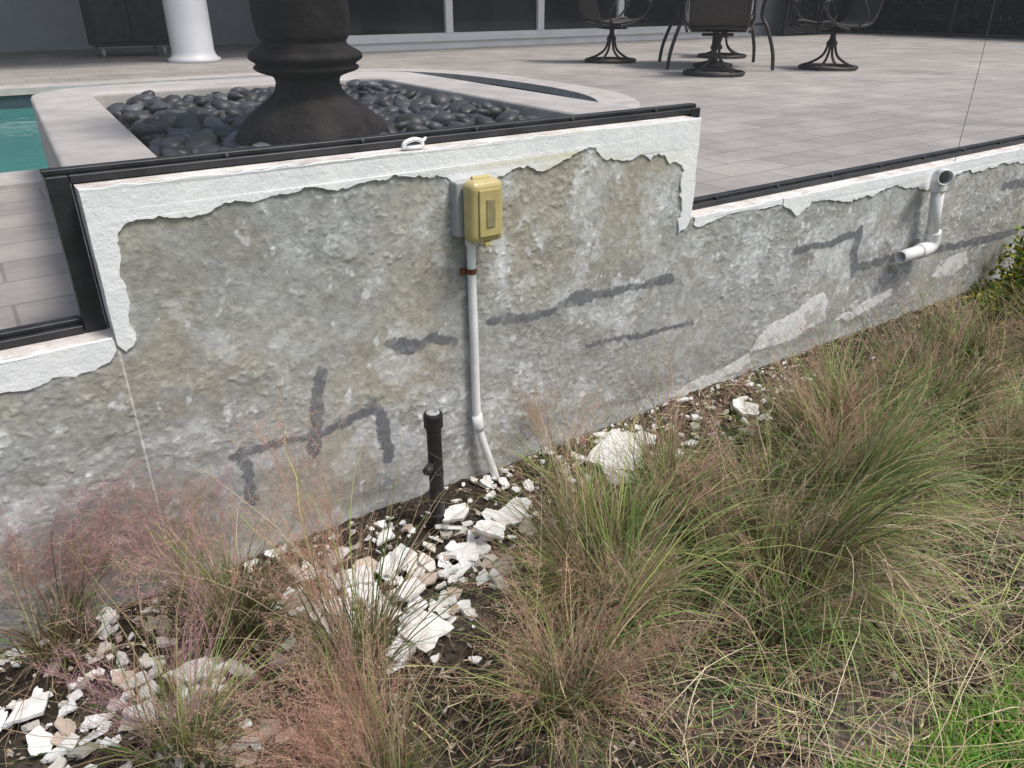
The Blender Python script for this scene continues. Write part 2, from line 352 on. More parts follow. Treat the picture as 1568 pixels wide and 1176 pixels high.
F=[[i,n+i,n+i+1,i+1] for i in range(n-1)]+[[2*n+i,i,i+1,2*n+i+1] for i in range(n-1)]+[[n+i,3*n+i,3*n+i+1,n+i+1] for i in range(n-1)]
cb.add(V,F); cb.obj("pool_coping",M_cope,False,pat,False)
pool=empty("swimming_pool")
M_tile=mat("pool_tile",(.04,.07,.08),(.06,.10,.11),scale=20,rough=.3)
V=[(x,y,zt-.02) for x,y in cv]+[(x,y,-.3) for x,y in cv]
obj("pool_shell",V,[[i,i+1,n+i+1,n+i] for i in range(n-1)]+[[n-1,0,n,2*n-1]],M_tile,parent=pool)
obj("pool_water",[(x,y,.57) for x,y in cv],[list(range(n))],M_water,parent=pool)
# ------------------------------------------------------------------ planter with pebbles and fountain
def rrect(x0,x1,y0,y1,rs,n=8):
    P=[]
    for (cx,cy,a0),r in zip(((x1,y0,-90),(x1,y1,0),(x0,y1,90),(x0,y0,180)),rs):
        sx_=-1 if cx==x1 else 1; sy=1 if cy==y0 else -1
        ox,oy=cx+sx_*r,cy+sy*r
        for k in range(n+1):
            a=math.radians(a0+90*k/n); P.append((ox+r*math.cos(a),oy+r*math.sin(a)))
    return [(x+(.055*y if x<1 else 0),y) for x,y in P]
pln=empty("raised_pebble_planter")
Po=rrect(.155,1.97,.157,2.2,(.02,.25,.30,.02)); Pi=rrect(.37,1.70,.21,1.88,(.02,.12,.05,.02)); n=len(Po); zc=1.025
V=[(x,y,zc) for x,y in Po]+[(x,y,zc) for x,y in Pi]+[(x,y,.3) for x,y in Po]+[(x,y,.9) for x,y in Pi]
F=[[i,(i+1)%n,n+(i+1)%n,n+i] for i in range(n)]+[[i,2*n+i,2*n+(i+1)%n,(i+1)%n] for i in range(n)]+[[n+i,n+(i+1)%n,3*n+(i+1)%n,3*n+i] for i in range(n)]+[[3*n+i for i in range(n)]]
o=obj("planter_coping",V,F,M_cope,parent=pln); bevel(o,.012,3)
import bmesh
bm=bmesh.new(); bmesh.ops.create_icosphere(bm,subdivisions=2,radius=1); iv=np.array([v.co[:] for v in bm.verts]); ifc=np.array([[v.index for v in f.verts] for f in bm.faces]); bm.free()
VV=[];FF=[];CC=[]; k=0
pr=np.random.RandomState(11)
gx=[]
for layer,(zz,cnt) in enumerate(((.945,1),(.975,1),(.995,.5))):
    st=.062
    for x in np.arange(.41,1.69,st):
        for y in np.arange(.24,1.88,st):
            if pr.rand()<cnt: gx.append((x+pr.uniform(-.025,.025)+layer*.03,y+pr.uniform(-.025,.025)+layer*.03,zz+pr.uniform(-.01,.012)))
for (x,y,z) in gx:
    if math.hypot(x-.86,y-.53)<.14: continue
    if not (.40+.055*y<x<1.67 and .24<y<1.86): continue
    s=pr.uniform(.022,.044); sc=np.array((s*pr.uniform(1,1.5),s,s*pr.uniform(.42,.72)))
    v=iv*sc*(1+.12*np.sin(iv[:,[1,2,0]]*2+pr.rand()*6))
    a=pr.rand()*6.28; tx,ty=pr.uniform(-.5,.5,2)
    Rm=np.array(Matrix.Rotation(a,3,'Z')@Matrix.Rotation(tx,3,'X')@Matrix.Rotation(ty,3,'Y'))
    v=v@Rm.T+np.array((x,y,z)); VV.append(v);FF.append(ifc+k);k+=len(v)
    g=pr.uniform(.025,.085)*(1.8 if pr.rand()<.12 else 1); CC.append(np.broadcast_to(np.array((g,g*1.02,g*1.10)),(len(v),3)))
obj("river_pebbles",np.concatenate(VV),np.concatenate(FF),M_stone,np.concatenate(CC),True,pln)
fpts=[(.215,.955),(.21,.985),(.20,1.02),(.175,1.06),(.135,1.095),(.103,1.12),(.090,1.14),(.090,1.162),(.10,1.172),(.138,1.185),(.146,1.195),(.138,1.203),(.155,1.215),(.158,1.225),(.150,1.236),(.125,1.25),(.118,1.262),(.128,1.28),(.134,1.33),(.13,1.39),(.12,1.44),(.12,1.50),(.16,1.55),(.25,1.62),(.33,1.68),(.34,1.70),(.30,1.69),(.05,1.64)]
cpf=catmull([(a,0,b) for a,b in fpts],4)
V,F=lathe([(p[0],p[2]) for p in cpf],72,.86,.53,lambda a,z:(.10*math.cos(4*a+.6)*(1-min(1,max(0,(z-.97)/.15)))+.035*math.cos(8*a+z*14)*(1 if z<1.15 else .4)+.02*math.cos(3*a+1)))
obj("bronze_urn_fountain",V,F,M_bronze,smooth=True)
# ------------------------------------------------------------------ conduit + outlet
out=empty("outdoor_outlet_box")
o=obj("back_box",*box(1.008,1.112,-.038,.0,.805,.950),M_grey,parent=out); bevel(o,.006,3)
o=obj("yellowed_cover",*box(1.020,1.122,-.094,-.0385,.795,.957),M_yel,parent=out); bevel(o,.020,5)
o=obj("cover_raised_panel",*box(1.040,1.104,-.100,-.0945,.815,.937),M_yel,parent=out); bevel(o,.0025,2)
M_win=mat("amber_window_plastic",(.22,.19,.10),(.34,.29,.16),scale=20,rough=.2)  # darker amber plastic of the small window in the cover
o=obj("window",*box(1.060,1.086,-.103,-.1002,.84,.912),M_win,parent=out); bevel(o,.0012,2)
o=obj("hinge",*tube([(1.045,-.055,.958),(1.098,-.055,.958)],.007,10),M_yel,parent=out)
o=obj("latch",*box(1.06,1.08,-.092,-.08,.785,.798),M_yel,parent=out); bevel(o,.003,2)
cd=empty("electrical_conduit")
P=catmull([(1.058,-.024,.80),(1.058,-.022,.7),(1.060,-.024,.5),(1.060,-.026,.35),(1.061,-.028,.25),(1.064,-.03,.21),(1.085,-.04,.12),(1.12,-.045,.0),(1.125,-.045,-.06)],5)
obj("conduit_pipe",*tube(P,.0125,14),M_white,smooth=True,parent=cd)
obj("coupling",*tube([(1.060,-.028,.255),(1.061,-.028,.253),(1.064,-.03,.215),(1.066,-.031,.20)],[.0145,.0165,.0165,.0145],14),M_white,smooth=True,parent=cd)
obj("strap",*tube([(1.058,-.022,.695),(1.058,-.022,.71)],.0145,14),M_rust,parent=cd)
o=obj("strap_ear",*box(1.03,1.05,-.014,-.008,.694,.711),M_rust,parent=cd)
obj("adapter",*tube([(1.058,-.024,.775),(1.058,-.024,.80)],.017,14),M_white,parent=cd)
rs=empty("irrigation_riser")
V,F=lathe([(.020,-.08),(.020,.33),(.021,.345),(.026,.352),(.026,.385),(.0235,.392),(.016,.392),(.016,.386)],24,.84,-.165)
obj("riser_body",V,F,M_blackpl,smooth=False,parent=rs)
obj("riser_cap_ring",*lathe([(.018,.387),(.018,.394),(.012,.396),(.010,.39)],20,.84,-.165),M_grey,parent=rs)
obj("side_port",*tube([(.83,-.165,.235),(.805,-.185,.235),(.797,-.19,.235)],[.011,.013,.011],12),M_blackpl,parent=rs)
for zz in (.06,.14,.2): obj("ring",*lathe([(.0205,zz),(.022,zz+.002),(.022,zz+.008),(.0205,zz+.01)],24,.84,-.165),M_blackpl,parent=rs)
pv=empty("pvc_drain_pipe")
obj("vertical_pipe",*tube([(3.43,-.06,.40),(3.37,-.06,.66)],.026,18),M_white,smooth=True,parent=pv)
P=catmull([(3.375,-.06,.63),(3.368,-.06,.665),(3.355,-.068,.69),(3.33,-.09,.70),(3.305,-.115,.702)],6)
V,F=tube(P,.033,20,caps=False); o=obj("top_elbow",V,F,M_white,smooth=True,parent=pv); sm_=o.modifiers.new("s",'SOLIDIFY'); sm_.thickness=.006
P=catmull([(3.425,-.06,.445),(3.435,-.06,.40),(3.42,-.06,.375),(3.38,-.06,.368),(3.34,-.06,.368)],6)
obj("lower_elbow",*tube(P,.033,20),M_white,smooth=True,parent=pv)
V,F=tube([(3.36,-.06,.368),(3.20,-.06,.366)],.027,20,caps=False); o=obj("outlet_stub",V,F,M_white,smooth=True,parent=pv); sm_=o.modifiers.new("s",'SOLIDIFY'); sm_.thickness=.004
obj("guy_wire",*tube([(3.58,.0,.705),(4.2,.3,1.05),(5.0,.7,1.48)],.0015,5),M_black)
# ------------------------------------------------------------------ furniture
def chair_meshes():
    a=B()
    ring=[(.27*math.cos(t),.27*math.sin(t),.02) for t in np.linspace(0,2*math.pi,33)[:-1]]
    a.add(*tube(ring,.017,8,closed=True))
    for k in range(4):
        t=math.pi/4+k*math.pi/2; c_,s_=math.cos(t),math.sin(t)
        a.add(*tube(catmull([(.27*c_,.27*s_,.025),(.17*c_,.17*s_,.06),(.07*c_,.07*s_,.13),(.03*c_,.03*s_,.24)],5),.013,7))
    a.add(*lathe([(.05,.22),(.055,.24),(.035,.27),(.025,.30),(.03,.34)],14))
    a.add(*box(-.14,.14,-.12,.12,.335,.352))
    f=B()
    for s in (-1,1):
        x=.25*s
        f.add(*tube(catmull([(x,.25,.405),(x,.27,.43),(x,.2,.435),(x,0,.40),(x,-.2,.41),(x,-.27,.50),(x,-.33,.75),(x*.95,-.40,1.02)],5),.014,7))
        f.add(*tube(catmull([(x*1.12,.0,.37),(x*1.22,.16,.42),(x*1.25,.27,.52),(x*1.25,.26,.62),(x*1.22,.1,.655),(x*1.2,-.1,.64),(x*1.1,-.30,.66)],6),.013,7))
        f.add(*tube(catmull([(x*1.25,.26,.62),(x*1.25,.31,.60),(x*1.25,.31,.55),(x*1.25,.28,.56)],5),.011,7))
        f.add(*tube(catmull([(x*1.0,-.1,.40),(x*1.2,-.16,.48),(x*1.2,-.08,.64)],5),.011,7))
    for y,z in ((.25,.41),(-.2,.405),(.0,.375)): f.add(*tube([(-.25,y,z),(.25,y,z)],.012,7))
    f.add(*tube(catmull([(-.238,-.40,1.02),(-.12,-.42,1.07),(.12,-.42,1.07),(.238,-.40,1.02)],5),.014,7))
    sg=catmull([(0,.26,.425),(0,.1,.415),(0,-.1,.405),(0,-.22,.43),(0,-.28,.52),(0,-.33,.75),(0,-.40,1.04)],5)
    V=[];n=len(sg)
    for p in sg: V+=[(-.245,p[1],p[2]+.004),(.245,p[1],p[2]+.004)]
    Fs=[[2*i,2*i+1,2*i+3,2*i+2] for i in range(n-1)]
    return a.mesh("swivel_base",M_iron,True),f.mesh("chair_frame",M_iron,True),mesh("sling",V,Fs,M_sling,None,True)
cm=chair_meshes()
for (x,y,dx,dy) in ((6.16,5.25,1,-.35),(5.95,3.55,.75,.65),(7.36,3.32,-.9,.45),(7.72,5.03,-.7,-.6)):
    e=empty("swivel_patio_chair",(x,y,zt+.002),math.atan2(dy,dx)-math.pi/2)
    for m_,nm in zip(cm,("swivel_base","chair_frame","sling_seat")): link(bpy.data.objects.new(nm,m_),e)
tbl=empty("patio_table",(6.65,4.2,zt))
tb=B()
for k in range(4):
    t=math.radians(185+k*90); c_,s_=math.cos(t),math.sin(t)
    tb.add(*tube(catmull([(.72*c_,.72*s_,.01),(.69*c_,.69*s_,.18),(.60*c_,.60*s_,.38),(.52*c_,.52*s_,.5),(.55*c_,.55*s_,.7)],6),.018,8))
    tb.add(*tube([(.56*c_,.56*s_,.42),(0,0,.36)],.012,6))
tb.add(*lathe([(.62,.70),(.64,.71),(.64,.725),(.62,.735),(.02,.736)],40))
tb.add(*lathe([(.20,.0),(.20,.03),(.05,.06),(.03,.1),(.03,.36)],20))
tb.obj("table_frame",M_iron,True,tbl,False)
# ------------------------------------------------------------------ house
hs=empty("stucco_house")
h=B(); HY=8.35
h.add(*box(4.30,16,HY+.08,HY+.3,zt,.76)); h.add(*box(4.30,16,HY+.08,HY+.3,2.75,4.2)); h.add(*box(12.2,16,HY+.08,HY+.3,.76,2.75)); h.add(*box(4.12,4.30,HY+.05,11,zt,4.2))
h.add(*box(-5,4.12,11,11.2,zt,4.2))
h.obj("house_walls",M_house,False,hs,False)
w=B(); w.add(*box(4.30,12.2,HY-.02,HY+.079,zt+.001,.90))
w.add(*box(4.30,12.2,HY-.05,HY-.021,.80,.84))
for x in (4.30,5.86,7.42,8.98,10.54,12.1): w.add(*box(x,x+.11,HY-.03,HY+.078,.901,2.74))
w.obj("window_frames",M_frame,False,hs,False)
g=B(); g.add(*box(4.38,12.12,HY+.02,HY+.04,.9,2.74)); g.obj("window_glass",M_glass,False,hs,False)
r_=B(); r_.add(*box(-5,16.2,6.75,11.4,3.4,3.7)); r_.obj("lanai_roof",M_house,False,hs,False)
V,F=lathe([(.28,zt+.001),(.28,zt+.04),(.25,zt+.05),(.235,zt+.08),(.225,zt+.12),(.22,3.399)],36,2.38,7.95); obj("porch_column",V,F,M_frame,smooth=True,parent=hs)
gc=empty("grill_cart",(.68,0,0))
b=B(); b.add(*box(.9,1.72,9.1,9.65,zt+.12,zt+.95)); b.add(*box(.84,1.78,9.05,9.7,zt+.951,zt+1.0)); b.add(*box(.92,1.30,9.08,9.099,zt+.16,zt+.9)); b.add(*box(1.32,1.70,9.08,9.099,zt+.16,zt+.9))
V,F=tube([(.95,9.38,zt+1.15),(1.67,9.38,zt+1.15)],.26,20); b.add(V,F)
o=b.obj("cart_body",M_blackpl,False,gc,False); bevel(o,.01,2)
b=B()
for x in (.97,1.65):
    for y in (9.14,9.6): b.add(*tube([(x-.015,y,zt+.05),(x+.015,y,zt+.05)],.05,14)); b.add(*box(x-.01,x+.01,y-.01,y+.01,zt+.08,zt+.13))
b.obj("casters",M_grey,False,gc,False)
# ------------------------------------------------------------------ ground
gxs=np.concatenate([-np.geomspace(150,1.2,30),np.arange(-1.1,6.2,.022),np.geomspace(6.3,150,30)])
gys=np.concatenate([-np.geomspace(150,2.7,28),np.arange(-2.6,.06,.022),np.geomspace(.1,150,20)])
GX,GY=np.meshgrid(gxs,gys,indexing='ij')
def gz(x,y):
    near=ss(-4,-2.4,y)*ss(-3,-1,x)*ss(9,6,x)
    return near*(.045*(fbm(x*2.2,y*2.2,3,5)-.5)+.028*(fbm(x*14,y*14,4,2)-.5)+.012*(fbm(x*60,y*60,2,8)-.5)+.03*ss(-.35,-.02,y))-.02*(1-near)
GZ=gz(GX,GY); idx=np.arange(GX.size).reshape(GX.shape)
Fg=np.stack([idx[:-1,:-1],idx[1:,:-1],idx[1:,1:],idx[:-1,1:]],-1).reshape(-1,4)
lawnline=lambda x:-1.36+.05*np.sin(x*3)+.08*(fbm(x*5,x*0+3,2,1)-.5)
lm=ss(.03,-.03,GY-lawnline(GX))
nb=fbm(GX*7,GY*7,5,6)
soil=mix(np.broadcast_to(np.array((.050,.040,.033)),GX.shape+(3,)),np.array((.17,.14,.115)),ss(.4,.65,nb)*ss(-.15,-.7,GY))
soil=mix(soil,np.array((.045,.10,.022)),lm)
obj("ground",np.stack([GX,GY,GZ],-1).reshape(-1,3),Fg,mat("soil",(.6,.6,.6),(1.3,1.3,1.3),scale=50,rough=.95,bump=1,bscale=120,attr=True,spec=.1),soil.reshape(-1,3),True)
# ------------------------------------------------------------------ grass generators
def blades(bx,by,az,th0,bend,L,w,c0,c1,c2,seg=8,bz=None,drift=.5,pw=1.25):
    """arching ribbons: th0 = start angle from vertical, bend = extra angle gained towards the tip"""
    n=len(bx); s=np.linspace(0,1,seg+1)[None,:]; sm_=(s[:,1:]+s[:,:-1])/2
    g0=gz(bx,by); bz=g0 if bz is None else bz
    th=np.clip(th0[:,None]+bend[:,None]*sm_**pw,0,2.3)
    aa=az[:,None]+drift*R.normal(0,1,n)[:,None]*sm_+.12*R.normal(0,1,(n,seg))
    st=(L/seg)[:,None]
    z0=np.zeros((n,1)); cs=lambda a:np.concatenate([z0,np.cumsum(a*st,1)],1)
    PX=bx[:,None]+cs(np.sin(th)*np.cos(aa)); PY=by[:,None]+cs(np.sin(th)*np.sin(aa)); PZ=bz[:,None]+cs(np.cos(th))
    PZ=np.maximum(PZ,g0[:,None]+.005+R.rand(n)[:,None]*.03*s); PY=np.minimum(PY,-.022-R.rand(n)[:,None]*.02)
    tw=az+R.uniform(-1.2,1.2,n)+math.pi/2; tx=np.cos(tw)[:,None]; ty=np.sin(tw)[:,None]
    ww=w[:,None]*np.clip(1.02-s**2.2,.08,1)*.5
    A=np.stack([PX-tx*ww,PY-ty*ww,PZ],-1); Bv=np.stack([PX+tx*ww,PY+ty*ww,PZ+ww*.3],-1)
    V=np.stack([A,Bv],2).reshape(-1,3)
    base=(np.arange(n)*(seg+1)*2)[:,None]+ (np.arange(seg)*2)[None,:]
    F=np.stack([base,base+1,base+3,base+2],-1).reshape(-1,4)
    t=s[...,None]; C=np.where(t<.5,c0[:,None,:]*(1-2*t)+c1[:,None,:]*2*t,c1[:,None,:]*(2-2*t)+c2[:,None,:]*(2*t-1))
    C=np.repeat(C[:,:,None,:],2,2).reshape(-1,3)
    return V,F,C,(PX,PY,PZ)
class NB:
    def __init__(s): s.v=[];s.f=[];s.c=[];s.n=0
    def add(s,V,F,C): s.v.append(V);s.f.append(F+s.n);s.c.append(C);s.n+=len(V)
    def obj(s,name,mt,parent=None): return obj(name,np.concatenate(s.v),np.concatenate(s.f),mt,np.concatenate(s.c),False,parent)
GREEN=np.array([(.17,.29,.06),(.24,.34,.08),(.09,.21,.05),(.36,.41,.13),(.15,.29,.09),(.32,.36,.14)])
DRY=np.array([(.50,.41,.25),(.36,.26,.16),(.64,.56,.38),(.25,.17,.11),(.46,.37,.23),(.42,.28,.20)])
def pick(P,n,v=.25): return P[R.randint(len(P),size=n)]*R.uniform(1-v,1+v,(n,1))
def clump(name,x,y,r,n,L,green,plumes=0,pl=.6,paz=None,wid=.0038,th=.5,bend=1.5,pth=(.05,.5),dirz=None,wisps=8,K=50,purple=0,T=22):
    e=empty(name); nb=NB()
    # a clump is made of tufts, each with its own base, direction, lean, length and colour
    ta=R.rand(T)*6.283; tq=np.sqrt(R.rand(T))*r
    taz=ta+R.normal(0,.7,T)
    if dirz is not None: taz=np.where(R.rand(T)<.5,dirz+R.normal(0,.6,T),taz)
    tth=np.abs(R.normal(0,th,T)); tb_=R.uniform(.2,1.3,T)*bend; tL=R.uniform(.45,1.25,T)*L; tg=R.rand(T)<green; tone=R.uniform(.5,1.45,T)
    i=R.randint(T,size=n)
    bx=x+(tq*np.cos(ta))[i]+R.normal(0,.014,n); by=np.minimum(y+(tq*np.sin(ta))[i]+R.normal(0,.014,n),-.03)
    az=taz[i]+R.normal(0,.42,n); g=np.where(R.rand(n)<.8,tg[i],~tg[i])
    c1=np.where(g[:,None],pick(GREEN,n),pick(DRY,n))*tone[i][:,None]; c0=pick(DRY,n)*.4; c2=np.where((R.rand(n)<.6)[:,None],c1*1.15,pick(DRY,n)*1.1)
    V,F,C,_=blades(bx,by,az,np.abs(tth[i]+R.normal(0,.18,n)),tb_[i]*R.uniform(.4,1.5,n),tL[i]*R.uniform(.5,1.15,n),R.uniform(.45,1.1,n)*wid,c0,c1,c2,drift=.65); nb.add(V,F,C)
    m=n//2; a=R.rand(m)*6.283; q=np.sqrt(R.rand(m))*r*1.2; d=pick(DRY,m)*.55
    V,F,C,_=blades(x+q*np.cos(a),np.minimum(y+q*np.sin(a),-.03),a+R.normal(0,1,m),R.uniform(.1,1.4,m),R.uniform(0,1,m),R.uniform(.06,.25,m),R.uniform(.0015,.003,m),d*.5,d,d,seg=4); nb.add(V,F,C)
    m=wisps
    if m:
        d=pick(np.array([(.45,.46,.20),(.58,.50,.32)]),m); z1=np.full(m,1.)
        V,F,C,_=blades(x+R.normal(0,r*.5,m),np.minimum(y+R.normal(0,r*.5,m),-.03),R.rand(m)*6.28,R.uniform(.0,.5,m),R.uniform(.1,.9,m),R.uniform(1.0,1.5,m)*L,z1*.0018,d,d,d,drift=.2); nb.add(V,F,C)
    nb.obj("blades",M_grass,e)
    if plumes:
        pbm=NB(); n=plumes; a=R.rand(n)*6.283; q=R.rand(n)*r*.6
        az=(a if paz is None else paz+R.normal(0,.7,n))
        Ls=R.uniform(.65,1.2,n)*pl; st=np.array((.44,.33,.22))*R.uniform(.7,1.3,(n,1)); SG=12
        V,F,C,(PX,PY,PZ)=blades(x+q*np.cos(a),np.minimum(y+q*np.sin(a),-.03),az,R.uniform(pth[0],pth[1],n),R.uniform(.2,1.0,n),Ls,np.full(n,.0013),st*.7,st,st,seg=SG,drift=.3); pbm.add(V,F,C)
        t=.38+.62*R.rand(n,K)**.9; f=t*SG; i0=np.minimum(f.astype(int),SG-1); fr=f-i0; ii=np.arange(n)[:,None]
        def ev(A): return A[ii,i0]*(1-fr)+A[ii,i0+1]*fr
        P0=np.stack([ev(PX),ev(PY),ev(PZ)],-1).reshape(-1,3)
        dirs=np.stack([PX[:,-1]-PX[:,8],PY[:,-1]-PY[:,8],PZ[:,-1]-PZ[:,8]],-1); dirs/=np.linalg.norm(dirs,axis=1)[:,None]+1e-9
        D=np.repeat(dirs,K,0)*.9+R.normal(0,.6,(n*K,3)); D/=np.linalg.norm(D,axis=1)[:,None]
        bl=(R.uniform(.03,.11,n*K)*(1.3-t.reshape(-1)))[:,None]
        P2=P0+D*bl; P2[:,1]=np.minimum(P2[:,1],-.02); P1=(P0+P2)/2+R.normal(0,.005,P0.shape)
        Wd=np.cross(D,R.normal(0,1,D.shape)); Wd/=np.linalg.norm(Wd,axis=1)[:,None]; Wd*=.00028
        V=np.stack([P0-Wd,P0+Wd,P1-Wd,P1+Wd,P2-Wd,P2+Wd],1).reshape(-1,3); b0=np.arange(n*K)[:,None]*6
        F=np.concatenate([b0+np.array([0,1,3,2]),b0+np.array([2,3,5,4])]); tone=np.repeat(R.uniform(.8,1.25,(n,1)),K,0)
        pk=np.array((.60,.34,.29)) if not purple else np.array((.54,.32,.36)); tn=np.array((.62,.45,.31)); mixv=np.repeat(R.rand(n,1)**(1+purple),K,0); cc=(pk*(1-mixv)+tn*mixv)*tone
        pbm.add(V,F,np.repeat(cc,6,0))
        for q_ in (.4,.7,1.0):
            Pc=P0+(P2-P0)*q_+R.normal(0,.003,P0.shape); l_=D*.0019+R.normal(0,.0007,D.shape); s_=Wd*2.4
            V=np.stack([Pc-l_,Pc+s_,Pc+l_,Pc-s_],1).reshape(-1,3); pbm.add(V,np.arange(len(V)).reshape(-1,4),np.repeat(cc*R.uniform(.8,1.4,(n*K,1)),4,0))
        pbm.obj("plumes",M_plume,e)
up=math.pi/2
G_="pink_muhly_grass"
clump(G_,.42,-.54,.045,330,.50,.75,38,.60,up+.3,pth=(.0,.35),th=.3,bend=1.1,purple=0)
clump(G_,.24,-.24,.06,480,.40,.7,18,.46,up+.8,th=.35,bend=1.2,purple=1)
clump(G_,1.01,-.70,.09,1200,.50,.68,14,.42,None,dirz=2.4,th=.42,bend=1.5)
clump(G_,.76,-.86,.06,460,.40,.6,38,.40,None,th=.5)
clump(G_,1.12,-.50,.06,480,.40,.7,6,.36,None,dirz=1.9,th=.35)
clump(G_,1.50,-.80,.14,1700,.52,.7,12,.45,None,dirz=-1.0,bend=1.8)
clump(G_,1.42,-.52,.09,850,.42,.55,16,.44,None,dirz=-2.6,bend=1.7)
clump(G_,1.94,-.76,.14,1600,.52,.7,20,.48,None,dirz=-.8,bend=1.8)
clump(G_,2.12,-.52,.11,1050,.44,.55,18,.44,None,dirz=2.8,bend=1.7)
clump(G_,2.68,-.56,.14,1300,.48,.6,18,.50,None,bend=1.7)
clump(G_,3.15,-.44,.11,850,.42,.55,12,.45,None,dirz=2.8)
clump(G_,3.5,-.75,.14,1300,.52,.65,16,.52,None)
clump(G_,4.05,-.6,.18,1100,.50,.5,10,.55,None)
clump(G_,2.45,-.98,.12,800,.44,.6,10,.42,None,dirz=-1.2)
clump(G_,2.95,-1.05,.10,600,.42,.65,8,.42,None,dirz=-1.2)
clump(G_,1.28,-1.0,.06,300,.30,.5,5,.32,None,dirz=-1.2,th=.8)
clump(G_,.05,-.54,.05,260,.38,.7,26,.42,None,th=.4,purple=1)
clump(G_,-.12,-.07,.06,200,.34,.5,44,.50,up*.5,pth=(.1,.8),purple=1)
clump(G_,.20,-.12,.04,60,.25,.5,18,.42,up*1.2,pth=(.1,.7),purple=1)
clump(G_,.34,-.84,.07,320,.36,.55,72,.38,up*1.4,pth=(.1,.9))
clump(G_,1.25,-.18,.03,40,.25,.6,12,.34,up*.6,pth=(.2,.7),wisps=4)
# fallen, straw-like stems and leaf litter
lit=NB(); n=36000
lx=R.uniform(-.7,6,n); ly=-np.abs(R.uniform(0,1.9,n)); kp=(R.rand(n)<np.where((lx<1.1)&(ly>-.6),.2,1)); lx,ly=lx[kp],ly[kp]; n=len(lx)
d=pick(DRY,n,.4)*np.where((R.rand(n)<.5)[:,None],.5,1.15)
V,F,C,_=blades(lx,ly,R.rand(n)*6.28,R.uniform(1.25,1.6,n),R.uniform(0,.3,n),R.uniform(.015,.10,n),R.uniform(.001,.0035,n),d,d,d*.9,seg=3,bz=gz(lx,ly)+.004+R.rand(n)*.014,drift=.8); lit.add(V,F,C)
n=4600; lx=R.uniform(.8,4.5,n); ly=R.uniform(-1.5,-.4,n); d=pick(DRY,n,.3)*1.1; g=(R.rand(n)<.35)[:,None]; d=np.where(g,pick(GREEN,n)*1.1,d)
V,F,C,_=blades(lx,ly,R.normal(-.9,1.1,n),R.uniform(.7,1.5,n),R.uniform(.2,1.0,n),R.uniform(.12,.42,n),R.uniform(.0012,.0026,n),d*.6,d,d,seg=7,bz=gz(lx,ly)+.01+R.rand(n)*.04,drift=.9); lit.add(V,F,C)
n=22000; lx=R.uniform(-.7,5.5,n); ly=R.uniform(-1.9,-.01,n); P=np.stack([lx,ly,gz(lx,ly)+.004+R.rand(n)*.010],-1); a=R.normal(0,.006,(n,3)); a[:,2]*=.35; b=R.normal(0,.004,(n,3)); b[:,2]*=.4
V=np.stack([P-a,P+b,P+a,P-b],1).reshape(-1,3); cc=np.array([(.05,.035,.027),(.10,.07,.05),(.20,.16,.13),(.38,.33,.28)])[R.randint(4,size=n)]; lit.add(V,np.arange(4*n).reshape(-1,4),np.repeat(cc,4,0))
lit.obj("straw_mulch",M_mulch)
# lawn
n=42000; lx=R.uniform(.7,3.6,n); ly=lawnline(lx)+.06-R.rand(n)**1.2*1.1; c1=np.array([(.30,.54,.08),(.40,.64,.13),(.19,.42,.07)])[R.randint(3,size=n)]*R.uniform(.8,1.2,(n,1))
V,F,C,_=blades(lx,ly,R.rand(n)*6.28,R.uniform(0,.8,n),R.uniform(0,.9,n),R.uniform(.03,.08,n),R.uniform(.002,.004,n),c1*.5,c1,c1*1.15,seg=3)
obj("lawn",V,F,M_grass,C)
# ------------------------------------------------------------------ leafy shrubs at the right
def shrub(x,y,z0,rx,h,n,cols,ls=1):
    nb=NB(); th=R.rand(n)*6.28; ph_=R.rand(n)
    lob=1+.25*np.sin(th*3+1)*np.cos(ph_*5)+.15*np.sin(th*7+ph_*9)
    rr=rx*np.sqrt(np.clip(1.05-ph_**2,0,2))*R.uniform(.5,1.05,n)*lob
    P=np.stack([x+rr*np.cos(th),np.minimum(y+rr*np.sin(th),-.05),z0+ph_*h*R.uniform(.75,1.12,n)*(.85+.25*np.sin(th*2+.5))],-1)
    D=R.normal(0,1,(n,3)); D[:,2]+=.5; D/=np.linalg.norm(D,axis=1)[:,None]; Wd=np.cross(D,R.normal(0,1,(n,3))); Wd/=np.linalg.norm(Wd,axis=1)[:,None]
    l_=R.uniform(.02,.045,n)[:,None]*ls; w_=l_*.28
    V=np.stack([P,P+D*l_*.5+Wd*w_,P+D*l_,P+D*l_*.5-Wd*w_],1).reshape(-1,3); sel=R.randint(len(cols),size=n); cc=cols[sel]*R.uniform(.6,1.35,(n,1))
    nb.add(V,np.arange(4*n).reshape(-1,4),np.repeat(cc,4,0)); return nb
sh=shrub(4.15,-.42,.0,.36,.56,7500,np.array([(.46,.42,.05),(.20,.29,.04),(.54,.47,.07),(.08,.15,.03),(.06,.12,.03)])); sh.obj("yellow_leaf_shrub",M_grass)
sh=shrub(3.55,-.98,.0,.30,.34,4500,np.array([(.07,.17,.03),(.13,.28,.05),(.05,.11,.03),(.22,.30,.06)]),.9); sh.obj("green_shrub",M_grass)
V,F,C,_=blades(np.array([1.27,1.28,1.26]),np.array([-.13,-.14,-.12]),np.array([2.6,2.2,.4]),np.array([.8,1.2,.6]),np.array([.2,.3,.5]),np.array([.18,.08,.07]),np.array([.014,.01,.01]),np.full((3,3),.2)*[1,1.6,.5],np.full((3,3),.27)*[1.1,1.7,.4],np.full((3,3),.27)*[1.2,1.7,.4],seg=7,drift=.1); obj("weed_seedling",V,F,M_grass,C)
